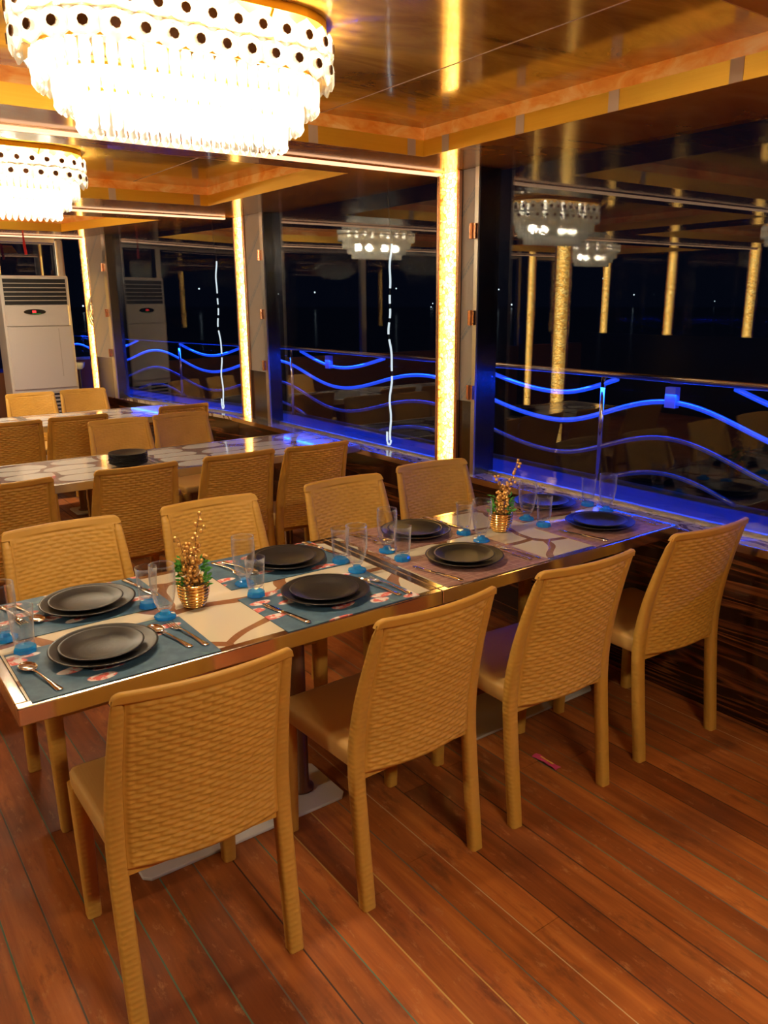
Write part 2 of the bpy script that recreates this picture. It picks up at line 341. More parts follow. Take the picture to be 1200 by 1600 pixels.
def edge_strip(a, b, z0, z1, th, name, m):
    a, b = Vector(a), Vector(b); d = (b-a).normalized(); n = Vector((d.y,-d.x))   # outwards for a counter-clockwise outline
    p = [a, b, b-n*th, a-n*th]; B().prism([tuple(q) for q in p], z0, z1).obj(name, m, ce)
for t in trays:
    cx = sum(p[0] for p in t)/4; cy = sum(p[1] for p in t)/4
    area = sum(t[i][0]*t[(i+1)%4][1]-t[(i+1)%4][0]*t[i][1] for i in range(4))
    tt = t if area > 0 else t[::-1]
    for i in range(4):
        a, b = tt[i], tt[(i+1)%4]
        edge_strip(a, b, ZC+.0, ZC+.066, .004, 'gold_strip', MT['gold']); edge_strip(a, b, ZC+.066, ZT, .0035, 'onyx_strip', MT['onyx'])
    # two ceiling panels with a fine pale joint
    x0 = min(p[0] for p in tt)-.02; x1 = max(p[0] for p in tt)+.02; y0 = min(p[1] for p in tt)-.02; y1 = max(p[1] for p in tt)+.02
    j = 1.84 if cx > 0 else -2.9
    B().box(x0, j-.0015, y0, y1, ZT, ZT+.015).obj('ceiling_panel', MT['ceil'], ce); B().box(j+.0015, x1, y0, y1, ZT, ZT+.015).obj('ceiling_panel', MT['ceil'], ce)
    B().box(j-.0025, j+.0025, y0+.02, y1-.02, ZT-.001, ZT+.012).obj('panel_joint', MT['tape'], ce)
for (px, py, d) in [(2.37,2.80,0),(2.37,2.36,0),(2.37,1.92,0),(2.37,1.475,0),(2.30,2.955,1),(1.80,2.955,1),(2.345,3.75,0),(2.34,4.4,0),(2.25,5.17,1),(1.7,5.17,1)]:
    if d == 0: B().box(px-.0055, px-.0042, py-.022, py+.022, ZC+.0, ZC+.066).obj('tape', MT['tape'], ce)
    else: B().box(px-.022, px+.022, py-.0055, py-.0042, ZC+.0, ZC+.066).obj('tape', MT['tape'], ce)

# window-side wall: zebra wood below, marble ledge, pillars and panes above
wr = setting('wall_right')
for (y0, y1) in [(YN,.70),(.704,3.20),(3.204,5.796)]:
    B().box(2.76, 2.90, y0, y1, -.05, .695).obj('zebra_panel', MT['zebra'], wr)
B().prism([(2.76,5.8),(2.90,5.8),(2.56,YE),(2.44,YE)], -.05, .695).obj('zebra_panel', MT['zebra'], wr)
lg = setting('trim_1')
for (y0, y1) in [(YN,.70),(.702,3.20),(3.202,5.80)]:
    B().box(2.715, 2.90, y0, y1, .695, ZS).obj('ledge_slab', MT['ledge'], lg, bevel=.002)
    B().box(2.703, 2.714, y0, y1, .692, ZS+.002).obj('ledge_edge', MT['chrome'], lg)
B().prism([(2.715,5.802),(2.90,5.802),(2.56,YE),(2.38,YE)], .695, ZS).obj('ledge_slab', MT['ledge'], lg)

plain_dark = plain('dark_mirror_steel', (.16,.16,.18), .2, 1)
def pillar(x, y, label, rz=0, film=False, z0=ZS, full=True, wall=True):
    t = thing('lit_pillar', label, 'pillar', (x, y, 0), rz, 'mosaic light pillars')
    # local: face looks to -X, mullion on the -Y side
    B().box(0, .11, -.085, .085, z0, ZC).obj('core', plain_dark, t)
    B().box(-.012, -.002, -.066, .066, z0+.002, ZC-.002).obj('mosaic_panel', MT['mosaic'], t)
    for s in (-1, 1): B().box(-.022, -.001, s*.076-.011, s*.076+.011, z0+.001, ZC-.001).obj('edge_trim', MT['rose'], t, bevel=.003)
    return t
pillar(2.757, 3.213, 'glowing gold mosaic pillar nearest the laid table, in front of the window wall')
pillar(2.80, 5.67, 'glowing gold mosaic pillar by the table with the black plate stack')
pillar(2.375, 8.17, 'glowing gold mosaic pillar beside the white air conditioner', .12)
pillar(2.757, .71, 'glowing gold mosaic pillar behind the chair at the right edge')
refl = 'glowing gold mosaic pillar across the saloon, %s'
pillar(-4.36, 3.27, refl % 'second from the back wall', PI, z0=1.111); pillar(-4.36, 5.77, refl % 'third from the back wall', PI, z0=1.111); pillar(-4.36, 8.10, refl % 'nearest the end wall', PI, z0=1.111)
pillar(-4.36, 6.97, refl % 'halfway between the last two', PI, z0=1.111)
pillar(-.75, 5.77, 'free standing glowing mosaic pillar mid saloon near the second table', PI*.5+.9, z0=.0); pillar(-2.8, 8.19, 'free standing glowing mosaic pillar mid saloon close to the end wall', PI*.5, z0=.0)

# windows: mullion with grey film, gasket, pane
def window(n, ya_, yb_, film=True, mo=-.1025, fw=.098, po=0, sw=.026):      # from pillar centre to pillar centre
    W = setting('window_%d' % n)
    def P(y, off): return (wallx(y)+off, y)
    def slab(name, ya, yb, o0, o1, z0, z1, m, par=None): return B().prism([P(ya,o0),P(ya,o1),P(yb,o1),P(yb,o0)], z0, z1).obj(name, m, par or W)
    y0, y1 = ya_+.09, yb_-.09-fw-sw
    B().prism([P(y0+.004,0),P(y0+.004,.006),P(y1-.002,po+.006),P(y1-.002,po)], ZS+.012, ZC-.0005).obj('pane', MT['pane'], W)
    B().prism([P(y0,-.004),P(y0,.02),P(y1,po+.02),P(y1,po-.004)], ZS, ZS+.012).obj('window_frame', MT['steel'], W)
    slab('mullion', y1, y1+fw+sw, mo, po+.03, ZS, ZC, plain_dark)
    slab('mullion_edge', y1-.001, y1+sw, mo-.0115, mo-.0005, ZS, ZC, MT['steel'])
    if film: slab('protective_film', y1+sw+.0005, y1+fw+sw+.0005, mo-.002, mo-.0005, 1.10, ZC-.001, MT['film'])
    for z in (1.93, 1.52, 1.15):
        h = slab('hinge_clip', y1+sw-.025, y1+sw+.020, mo-.0275, mo-.012, z-.035, z+.035, MT['copper'])
        c = B(); xx = wallx(y1+sw)+mo-.0275; c.tube([(xx, y1+sw-.002, z-.037),(xx, y1+sw-.002, z+.037)], .009, 8); c.obj('hinge_pin', MT['copper'], h)
    return W
window(1, -1.79, .71); window(2, .71, 3.213); window(3, 3.213, 5.67, mo=-.066, fw=.245, sw=.045)
# last bay follows the tapering hull
window(4, 5.67, 8.17, mo=-.205, fw=.34, po=-.13, sw=.06)

# rose gold strips across the ceiling
for n, y in enumerate((.77, 3.265, 5.765, 8.165)):
    x1 = {0:2.73,1:2.72,2:2.72,3:2.36}[n]
    t = setting('trim_%d' % (n+2)); 
    B().box(XL+.1, x1, y-.019, y+.019, ZC-.005, ZC-.0005).obj('strip_bar', MT['rose'], t)
    B().box(XL+.1, x1, y-.0175, y+.0175, ZC-.0155, ZC-.0045).obj('led_line', MT['ledstrip'], t)

# end wall behind the air conditioner
we = setting('wall_end')
B().box(XL, 2.215, YE-.02, YE+.06, -.05, .95).obj('wall_panel', MT['brownwood'], we); B().box(2.22, 2.60, YE-.02, YE+.06, -.05, 1.045).obj('wall_panel', MT['brownwood'], we)
wn = setting('window_5')
B().box(XL, 2.205, YE, YE+.006, .96, ZC-.01).obj('pane', MT['pane'], wn); B().box(2.285, 2.50, YE, YE+.006, 1.07, ZC-.01).obj('pane', MT['pane'], wn)
B().box(2.205, 2.285, YE-.03, YE+.04, .95, ZC).obj('mullion', MT['steel'], wn, bevel=.006); B().box(2.228, 2.262, YE-.036, YE-.029, .95, ZC).obj('mullion_groove', MT['whitedark'], wn)
B().box(2.286, 2.55, YE-.03, YE+.03, 1.045, 1.07).obj('window_frame', MT['steel'], wn); B().box(XL, 2.205, YE-.03, YE+.03, ZC-.03, ZC).obj('window_frame', MT['steel'], wn)
for xm in (1.15, -.2, -1.6, -3.0): B().box(xm-.035, xm+.035, YE-.03, YE+.03, .955, ZC-.03).obj('mullion', MT['steel'], wn)
# opposite wall and back wall
wl = setting('wall_left'); B().box(XL-.06, XL, YN, YE, -.05, 1.10).obj('wall_panel', MT['darkwood'], wl); B().box(XL, XL+.12, YN, YE, 1.085, 1.11).obj('wall_ledge', MT['darkwood'], wl)
wn = setting('window_6')
for (a, b) in [(-2.6,.68),(.86,3.18),(3.36,5.68),(5.86,8.0)]: B().box(XL-.03, XL-.022, a, b, 1.10, ZC).obj('pane', MT['pane'], wn)
wb = setting('wall_back'); B().box(XL, 2.9, YN-.08, YN, -.05, ZC).obj('wall_panel', MT['brownwood'], wb)

# outside: hull side deck, railing, sea
sd = setting('side_deck')
B().prism([(2.905,-3.4),(3.70,-3.4),(3.70,6.4),(2.72,14.2),(1.9,14.2),(2.58,YE+.1),(2.905,5.85)], .52, .60).obj('deck_board', MT['deck'], sd)
B().prism([(3.60,-3.4),(3.72,-3.4),(3.72,6.4),(2.745,14.2),(2.625,14.2),(3.60,6.4)], -1.4, .53).obj('hull_side', MT['hull'], sd)
rl = thing('side_railing', 'chrome side deck railing with wavy blue lit rails outside the window wall', 'railing', (3.6, 2.87, .6))
def railx(y): return 3.6 if y < 6.4 else 3.6 - (y-6.4)*.125
ext = [(-3.4,.0),(-2.3,1),(-1.5,-1),(-.72,1),(.05,-1),(.85,1),(1.64,-1),(2.43,1),(3.22,-1),(4.45,1),(5.6,-1),(6.7,1),(7.8,-1),(8.9,1),(10.0,-1),(11.1,1),(12.2,-1),(13.3,1),(14.4,-1)]
def wave(y):
    for (a, va), (b, vb) in zip(ext, ext[1:]):
        if a <= y <= b: return va + (vb-va)*(.5-.5*math.cos(PI*(y-a)/(b-a)))
    return 0
off = Vector((3.6, 2.87, .6))
def rp(y, z): return tuple(Vector((railx(y), y, z)) - off)
B().tube([rp(y, 1.208) for y in (-3.3,0,3,6.4,8.5,10.4,13.9)], .026, 10).obj('handrail', MT['chrome'], rl, True)
for base, est in ((1.165, 1.15), (1.0, 1.0), (.81, .07), (.62, .05)):
    run = []; runs = []
    N = 300
    for i in range(N+1):
        y = -3.3 + 17.2*i/N; z = base + .088*wave(y)
        if z < 1.185 and z > .612: run.append(rp(y, z))
        else:
            if len(run) > 2: runs.append(run)
            run = []
    if len(run) > 2: runs.append(run)
    m = M('blue_lit_rail_%d' % int(base*1000)).set(color=(.16,.17,.22), metal=1, rough=.22, emit=(.012,.075,1.0), estr=est).m
    for r_ in runs: B().tube(r_, .0135, 8).obj('wavy_rail', m, rl, True)
for y in (-2.6,-1.2,.1,1.45,2.87,4.31,6.38,8.4,10.5,12.6): B().tube([rp(y, .60), rp(y, 1.20)], .017, 10).obj('post', MT['chrome'], rl, True)
for y in (2.43, 5.75): B().box(-.02, .02, y-2.87-.03, y-2.87+.03, .46, .565).obj('bracket', M('blue_lit_bracket').set(color=(.2,.2,.3), emit=(.01,.04,1), estr=.35).m, rl)
# led line under the handrail washes the deck blue
for (y0, y1) in ((-3, 6.3), (6.4, 13.6)):
    ld = bpy.data.lights.new('deck_led', 'AREA'); ld.shape = 'RECTANGLE'; ld.size = .03; ld.size_y = y1-y0; ld.color = (.004,.055,1.0); ld.energy = 8.0*(y1-y0)
    lo = bpy.data.objects.new('deck_led', ld); COL.objects.link(lo); ym = (y0+y1)/2; lo.location = (railx(ym)-.02, ym, 1.13); lo.rotation_euler = (0, math.radians(12), math.atan2(.125,1) if y0 > 6 else 0)
sea = B().box(-300, 300, -300, 900, -1.5, -1.45).obj('sea', MT['sea']); struct(sea)
hl = B()
for i in range(24):
    a = math.radians(random.uniform(-5, 75)); d = random.uniform(250, 500); hl.ball((d*math.sin(a), d*math.cos(a), random.uniform(-1, 14)), random.uniform(.2,.4), 5, 4)
o = hl.obj('outside_lights', emit('far_lights', (.8,.95,1.0), 1.5)); stuff(o); o['label'] = 'tiny white lights of the far shore beyond the dark water'; o['category'] = 'lights'
# white led rope hung outside the panes
for (y, lab) in ((3.94, 'white led rope hanging outside the window by the nearest pillar'), (6.26, 'white led rope hanging outside the window by the second pillar')):
    t = thing('light_rope', lab, 'light rope', (wallx(y)+.05, y, .76), 0, 'white led ropes outside the windows')
    def wob(z): return (.006*math.sin(z*17), .010*math.sin(z*9+1)+.005*math.sin(z*31), z)
    segs = [(0,.40),(.43,.62),(.65,.72),(.745,.80),(.83,.88),(.92,1.17)]
    B().tube([wob(0+1.459*i/40) for i in range(41)], .003, 6).obj('cord', MT['black'], t)
    for a, b in segs: B().tube([wob(a+(b-a)*i/10) for i in range(11)], .0062, 8).obj('lit_length', emit('rope_white', (.85,.95,1.0), 1.1) if a == 0 else bpy.data.materials['rope_white'], t, True)
    B().tube([(.0,.0+.02-.02*math.cos(PI*i/8), -.03*math.sin(PI*i/8)) for i in range(9)] + [(0,.04,.05)], .0062, 8).obj('loop', bpy.data.materials['rope_white'], t, True)

# ================================================================== CHANDELIERS
drop_prof = [(.004,0),(.0125,-.006),(.0145,-.035),(.0115,-.066),(.0135,-.074),(.008,-.083),(.0015,-.088)]
def drop_b(b, x, y, z, L=1.0): return b.lathe([(r, zz*L) for r, zz in drop_prof], 6, x, y, z)
drop_me = drop_b(B(), 0, 0, 0).mesh('crystal_drop', MT['crystal'], True)
def hex_b(b, M4=None):
    ring = lambda r, y: [(r*math.cos(PI/6+k*PI/3), y, r*math.sin(PI/6+k*PI/3)) for k in range(6)]
    rs = [ring(.022,-.008), ring(.0385,-.001), ring(.0385,.004), ring(.022,.009)]
    if M4: rs = [[tuple(M4 @ Vector(p)) for p in r] for r in rs]
    return b.loft(rs[::-1])
hex_me = hex_b(B()).mesh('hexagon_crystal', MT['crystal'])
stud_me = B().loft([[(.0122*math.cos(k*PI/4), y, .0122*math.sin(k*PI/4)) for k in range(8)] for y in (.004,-.0115)]).mesh('stud', MT['bronze'])
HA, HR = .212, .205                       # oval ring: half straight length, end radius
TIERS = [(HR-.046, -.142), (HR-.092, -.190), (HR-.138, -.237)]   # end radius, top of the drops below the tray ceiling
def oval(t, a, r):                       # point and outward angle at fraction t of the way round
    P = 4*a+2*PI*r; d = (t % 1)*P
    if d < 2*a: return (-a+d, -r, -PI/2)
    d -= 2*a
    if d < PI*r: q = -PI/2+d/r; return (a+r*math.cos(q), r*math.sin(q), q)
    d -= PI*r
    if d < 2*a: return (a-d, r, PI/2)
    d -= 2*a; q = PI/2+d/r; return (-a+r*math.cos(q), r*math.sin(q), q)
def oval_band(b, a, r, z0, z1, th, n=56):
    rings = []
    for i in range(n):
        x, y, q = oval(i/n, a, r); c, s_ = math.cos(q)*th, math.sin(q)*th
        rings.append([(x,y,z0),(x+c,y+s_,z0),(x+c,y+s_,z1),(x,y,z1)])
    o = len(b.v); b.v += [p for g in rings for p in g]
    for i in range(n):
        for k in range(4): j = (i+1)%n; m = (k+1)%4; b.f.append((o+4*i+k, o+4*j+k, o+4*j+m, o+4*i+m))
    return b
def chandelier(x, y, label, detail, watts=CHAND_W):
    t = thing('chandelier', label, 'chandelier', (x, y, ZT), 0, 'crystal chandeliers')
    B().prism([oval(i/56, HA, HR-.01)[:2] for i in range(56)], -.022, -.0005).obj('ceiling_plate', MT['gold'], t)
    fr = B()
    for r_, z in TIERS: oval_band(fr, HA, r_-.004, z, z+.007, .007)
    oval_band(fr, HA, HR-.012, -.104, -.094, .006)
    for k in range(8):
        c = [oval(k/8+.06, HA, q)[:2] for q in (HR-.015, HR-.046, HR-.092, HR-.138)]
        fr.tube([(*c[0],-.02),(*c[1],-.139),(*c[2],-.187),(*c[3],-.234)], .0035, 6)
    fr.obj('frame', MT['gold'], t)
    NH = 32; hb = [B(), B()]
    for row in range(2):
        for k in range(NH):
            px, py, q = oval((k+.5*row)/NH, HA, HR); z = -.069-.059*row
            Mx = Matrix.Translation((px, py, z)) @ Matrix.Rotation(q+PI/2, 4, 'Z')
            if detail > 0:
                h = link('hexagon_crystal', hex_me, t); h.matrix_local = Mx; link('stud', stud_me, h)
            else: hex_b(hb[row], Mx)
        if detail == 0: stuff(hb[row].obj('hexagon_ring', MT['crystal'], t))
    for r_, z in TIERS:
        db = B(); n = int((4*HA+2*PI*r_)/.0295)
        for k in range(n):
            px, py, q = oval(k/n, HA, r_)
            if detail > 1:
                o = link('crystal_drop', drop_me, t, (px, py, z)); o.rotation_euler.z = q
            else: drop_b(db, px, py, z)
        if detail < 2: stuff(db.obj('drop_tier', MT['crystal'], t, True))
    for k in range(8):
        px, py, q = oval(k/8+.03, HA, .11)
        B().ball((px, py, -.10), .017, 8, 6).lathe([(.007,-.022),(.007,-.085)], 8, px, py).obj('bulb', bpy.data.materials['bulb_glow'] if 'bulb_glow' in bpy.data.materials else emit('bulb_glow', (1,.86,.62), 40), t, True)
    for k in range(4):
        ld = bpy.data.lights.new('bulb_light', 'POINT'); ld.energy = watts/4; ld.color = BULB_COL; ld.shadow_soft_size = .035
        lo = bpy.data.objects.new('bulb_light', ld); COL.objects.link(lo); lo.parent = t; lo.location = (-.24+.16*k, .02*(-1)**k, -.215)
    return t
chandelier(.93, 2.16, 'large oval crystal chandelier above the laid table, top left of the photo', 2)
chandelier(.90, 4.42, 'oval crystal chandelier over the second table, cut by the left edge', 1)
chandelier(.90, 6.75, 'oval crystal chandelier nearest the air conditioner, reflected in the windows', 0, 230)
chandelier(.92, -.45, 'oval crystal chandelier near the back wall on the window side', 0, 400)
chandelier(-2.54, 4.34, 'oval crystal chandelier across the saloon beyond the mid saloon pillar', 0)
chandelier(-2.54, 6.90, 'oval crystal chandelier across the saloon by the end wall', 0)
chandelier(-2.54, 1.95, 'oval crystal chandelier across the saloon in line with the laid table', 0, 170)

# ================================================================== CHAIRS
def interp(z, tab):
    for (a, va), (b, vb) in zip(tab, tab[1:]):
        if z <= b:
            t = max(0, (z-a)/(b-a)); return va + (vb-va)*t
    return tab[-1][1]
def smoothtab(z, tab):   # averaged so the post bends softly
    return sum(interp(z+d, tab) for d in (-.06,-.03,0,.03,.06))/5
RY = [(-.1,-.242),(0,-.235),(.2,-.212),(.42,-.19),(.55,-.2),(.68,-.228),(.86,-.282),(1,-.33)]     # back face of the rear post
RX = [(-.1,.2205),(0,.2205),(.42,.2215),(.60,.216),(.86,.199),(1,.19)]                              # outer face of the rear post
def rrect(cx, cy, wx, wy, z, c=.006):
    a, b = wx-c, wy-c
    return [(cx+wx,cy-b,z),(cx+wx,cy+b,z),(cx+a,cy+wy,z),(cx-a,cy+wy,z),(cx-wx,cy+b,z),(cx-wx,cy-b,z),(cx-a,cy-wy,z),(cx+a,cy-wy,z)]
def rear_post(s):
    rings = []
    for i in range(25):
        z = .845*i/24; d = .036 if z < .45 else .036-(z-.45)*.045; wd = .040 if z < .5 else .040 - (z-.5)*.030
        if i == 24: d -= .008; wd -= .008
        xo = smoothtab(z, RX); yb = smoothtab(z, RY)
        rings.append(rrect(s*(xo-wd/2), yb+d/2, wd/2, d/2, z-(0 if i else 0)))
    return B().loft(rings)
def front_leg(s):
    return B().loft([rrect(s*(.196-.0*z), .196, .0185+.005*z/.4, .0185+.006*z/.4, z) for z in (0,.1,.2,.3,.36,.405)])
def back_panel():
    b = B(); NU, NV = 112, 132; z0, z1 = .395, .862; grid = {}
    def pt(i, j, side):
        u = -1+2*i/NU; v = j/NV; z = z0+(z1-z0)*v
        wd = .040 if z < .5 else .040-(z-.5)*.030; hw = smoothtab(z, RX) - (wd-.004 if v < .94 else -.0005); x = u*hw
        rc = .020; dd = max(0, abs(x)-(hw-rc))
        if v > .94: z -= (rc - math.sqrt(max(0, rc*rc-dd*dd)))*(v-.94)/.06
        bow = -.030*(1-u*u)
        y = smoothtab(z, RY) + (.0085 if v < .94 else .0090) + bow
        th = (.0055 if v < .94 else .0094) - (.004 if j == NV else 0)
        h = 0
        if .015 < v < .925 and abs(u) < .965:
            rowp = .01275; zz = (z-z0)/rowp; r = int(zz); sx = x/.0445 + .5*(r % 2) + 40
            fx, fz = sx % 1, zz % 1
            h = .0058*(math.sin(PI*fx)**.6)*(math.sin(PI*fz)**.9)*min(1,(.965-abs(u))/.03)
        return (x, y - th - h, z) if side < 0 else (x, y + th + .55*h, z)
    W = NU+1
    for side in (-1, 1):
        b.v += [pt(i, j, side) for j in range(NV+1) for i in range(NU+1)]
    o = W*(NV+1)
    for j in range(NV):
        for i in range(NU):
            a = j*W+i; b.f.append((a, a+1, a+W+1, a+W)); b.f.append((o+a, o+a+W, o+a+W+1, o+a+1))
    for i in range(NU):
        b.f.append((i, o+i, o+i+1, i+1)); a = NV*W+i; b.f.append((a, a+1, o+a+1, o+a))
    for j in range(NV):
        a = j*W; b.f.append((a, a+W, o+a+W, o+a)); a = j*W+NU; b.f.append((a, o+a, o+a+W, a+W))
    return b
def seat_b():
    def outline(ins, z):
        pts = []
        x0, x1, ya, yb, r = -.200+ins, .200-ins, -.188+ins, .219-ins, .022
        for (cx, cy, a0) in ((x1-r+.014,yb-r,0),(x0+r-.014,yb-r,90),(x0+r,ya+r,180),(x1-r,ya+r,270)):
            for k in range(5): a = math.radians(a0+22.5*k); pts.append((cx+r*math.cos(a), cy+r*math.sin(a), z))
        return pts
    return B().loft([outline(.004,.392), outline(.0,.40), outline(0,.436), outline(.004,.444), outline(.016,.4475), outline(.05,.4455), outline(.12,.443)])
panel_me = back_panel().mesh('backrest', MT['rattan'], True)
seat_me = seat_b().mesh('seat', MT['seat'], True); seat_me.set_sharp_from_angle(angle=math.radians(50))
rail_me = B().add([],[]).loft([[(-.20,-.186,.375),(-.20,-.165,.375),(-.20,-.165,.40),(-.20,-.186,.40)],[(.20,-.186,.375),(.20,-.165,.375),(.20,-.165,.40),(.20,-.186,.40)]]).mesh('seat_rail', MT['rattan'])
leg_me = [f(s).mesh('leg', MT['leg'], True) for f in (rear_post, front_leg) for s in (-1,1)]
for q in leg_me: q.set_sharp_from_angle(angle=math.radians(60))
def chair(x, y, rz, label, group):
    t = thing('dining_chair', label, 'chair', (x, y, 0), math.radians(rz), group)
    link('seat', seat_me, t); link('backrest', panel_me, t); link('seat_rail', rail_me, t)
    for q in leg_me: link('leg', q, t)
    return t
G = 'woven look plastic dining chairs'
nm = ['first', 'second', 'third', 'fourth']
for k, (x, y, r) in enumerate([(.594,1.716,-2),(1.214,1.717,1),(1.802,1.712,-3),(2.427,1.703,-4)]):
    chair(x, y, r, 'mustard woven chair seen from behind, %s' % ['nearest of all, at the left front', 'second from the left in the front row', 'third from the left in the front row', 'nearest the zebra wood wall at right'][k], G)
for k, (x, y, r) in enumerate([(.642,2.53,180),(1.193,2.53,180),(1.815,2.53,180),(2.32,2.575,175)]):
    chair(x, y, r, 'mustard woven chair facing us behind the laid table, %s' % ['cut by the left edge', 'behind the gold pot on the left', 'behind the middle glasses', 'beside the window ledge'][k], G)
for k, (x, y, r) in enumerate([(.625,3.925,0),(1.21,3.93,-1),(1.742,3.935,0),(2.192,3.91,0)]):
    chair(x, y, r, 'mustard woven chair seen from behind at the second table, %s' % ['cut by the left edge', 'before the black plate stack', 'third from the left', 'nearest the window ledge'][k], G)
for k, (x, y, r) in enumerate([(1.635,4.99,180),(2.085,5.02,182)]):
    chair(x, y, r, 'mustard woven chair facing us behind the second table, %s' % ['just left behind the black plate stack', 'right of the black plate stack'][k], G)
for k, (x, y, r) in enumerate([(1.035,5.87,0),(1.49,5.90,-2),(2.28,6.01,2)]):
    chair(x, y, r, 'mustard woven chair seen from behind at the far table, %s' % ['cut by the left edge', 'second from the left', 'nearest the second glowing pillar'][k], G)
for k, (x, y, r) in enumerate([(1.55,7.09,180),(2.0,7.13,178)]):
    chair(x, y, r, 'mustard woven chair facing us before the air conditioner, %s' % ['left one', 'right one by the third pillar'][k], G)

# ================================================================== TABLES
def table(x0, x1, y0, y1, label, mat, frame_m, plates):
    t = thing('dining_table', label, 'table', ((x0+x1)/2, (y0+y1)/2, 0), 0, 'steel edged stone top dining tables')
    hx, hy = (x1-x0)/2, (y1-y0)/2; e = .028
    B().box(-hx+e, hx-e, -hy+e, hy-e, .722, .7496).obj('table_top', mat, t)
    for (a, b, c, d) in ((-hx,hx,-hy,-hy+e),(-hx,hx,hy-e,hy),(-hx,-hx+e,-hy+e+.0005,hy-e-.0005),(hx-e,hx,-hy+e+.0005,hy-e-.0005)):
        B().box(a, b, c, d, .706, .75).obj('steel_edge', frame_m, t, bevel=.003)
    B().box(-hx+.06, hx-.06, -.03, .03, .672, .7205).obj('cross_beam', MT['pole'], t)
    for s in (-1, 1):
        B().box(s*.26-.03, s*.26+.03, -hy+.07, hy-.07, .676, .7215).obj('bearer', MT['pole'], t)
    bx = plates
    B().prism([(bx-.325,-.124),(bx+.325,-.124),(bx+.345,-.104),(bx+.345,.104),(bx+.325,.124),(bx-.325,.124),(bx-.345,.104),(bx-.345,-.104)], .0005, .011).obj('base_plate', MT['basepl'], t, bevel=.003)
    for s in (-1, 1): B().lathe([(.042,.0112),(.042,.02),(.027,.024),(.027,.68)], 20, bx*.5+s*.26, 0).obj('pole', MT['pole'], t, True)
    return t
table(.258, 1.464, 1.722, 2.412, 'steel edged table with cream stone top laid with four blue mats', MT['top'], MT['chrome'], .04)
table(1.4665, 2.665, 1.722, 2.412, 'steel edged table by the window laid with four red brown mats', MT['top'], MT['chrome'], .09)
table(.30, 1.50, 3.975, 4.655, 'steel edged table carrying the black plate stack, left part of the second row', MT['ovals'], MT['steel'], 0)
table(1.503, 2.70, 3.975, 4.655, 'bare oval patterned table meeting the window ledge, right part of the second row', MT['ovals'], MT['steel'], 0)
table(.10, 1.296, 6.02, 6.71, 'bare oval patterned table at the left edge of the far row', MT['ovals'], MT['steel'], 0)
table(1.30, 2.50, 6.02, 6.71, 'bare oval patterned table of the far row beside the second glowing pillar', MT['ovals'], MT['steel'], 0)

# ================================================================== TABLE SETTINGS
TZ = .7502
big_prof = [(.0,.0),(.080,.0),(.084,.003),(.100,.008),(.130,.0165),(.1335,.0195),(.132,.021),(.127,.020),(.098,.0115),(.080,.0065),(.0,.0058)]
sm_prof = [(.0,.0),(.060,.0),(.064,.003),(.080,.0085),(.1005,.0165),(.1035,.0195),(.102,.0205),(.097,.0195),(.076,.0110),(.060,.0060),(.0,.0055)]
def fix(prof): return [(max(r,.0004), z) for r, z in prof]
big_me = B().lathe(fix(big_prof), 56).mesh('dinner_plate', MT['plate'], True); small_me = B().lathe(fix(sm_prof), 48).mesh('side_plate', MT['plate'], True)
# glasses: tumbler on a blue foot, goblet on a blue faceted foot
def flute(k, z, amp): return 1 + amp*math.cos(k*PI/2)
def tumbler_me():
    body = B().lathe([(.0235,.0165),(.0255,.035),(.0275,.06),(.0295,.10),(.0315,.118),(.0318,.120),(.0305,.120),(.0285,.10),(.0262,.06),(.0240,.04),(.0215,.031),(.001,.029)], 32, capb=False, fl=lambda k, z: 1+(.025*math.cos(k*PI*.25*2) if z < .07 else 0))
    foot = B().lathe([(.0275,0),(.0285,.002),(.0275,.010),(.0240,.016),(.001,.018)], 8)
    return body.mesh('glass_body', MT['glass'], True), foot.mesh('blue_foot', MT['blue'])
def goblet_me():
    body = B().lathe([(.012,.020),(.020,.030),(.028,.050),(.034,.080),(.0362,.115),(.0352,.150),(.0345,.156),(.0333,.156),(.0340,.148),(.0348,.115),(.0326,.080),(.0266,.052),(.0185,.034),(.001,.030)], 32, capb=False, fl=lambda k, z: 1+(.03*math.cos(k*PI*.25*2) if z < .06 else 0))
    foot = B().lathe([(.029,0),(.0305,.003),(.0285,.008),(.0165,.011),(.0118,.020),(.001,.022)], 14, fl=lambda k, z: 1+(.025*math.cos(k*PI) if z < .01 else 0))
    return body.mesh('glass_body', MT['glass'], True), foot.mesh('blue_foot', MT['blue'])
TUM, GOB = tumbler_me(), goblet_me()
def ribbon(rows, th=.0016):   # rows: (y, half width, z) centre line of a cutlery outline
    top = []; b = B(); n = len(rows)
    vs = []
    for (y, hw, z) in rows: vs += [(-hw,y,z),(hw,y,z),(hw*.8,y,z+th),(-hw*.8,y,z+th)]
    b.v = vs
    for k in range(n-1):
        for i in range(4): j = (i+1)%4; b.f.append((4*k+i,4*k+j,4*k+4+j,4*k+4+i))
    b.f += [(3,2,1,0), tuple(4*(n-1)+i for i in range(4))]
    return b
handle_rows = [(-.095,.002,.001),(-.093,.0075,.001),(-.085,.0095,.0012),(-.07,.0075,.0018),(-.03,.0042,.005),(.005,.0030,.0075),(.03,.0028,.007)]
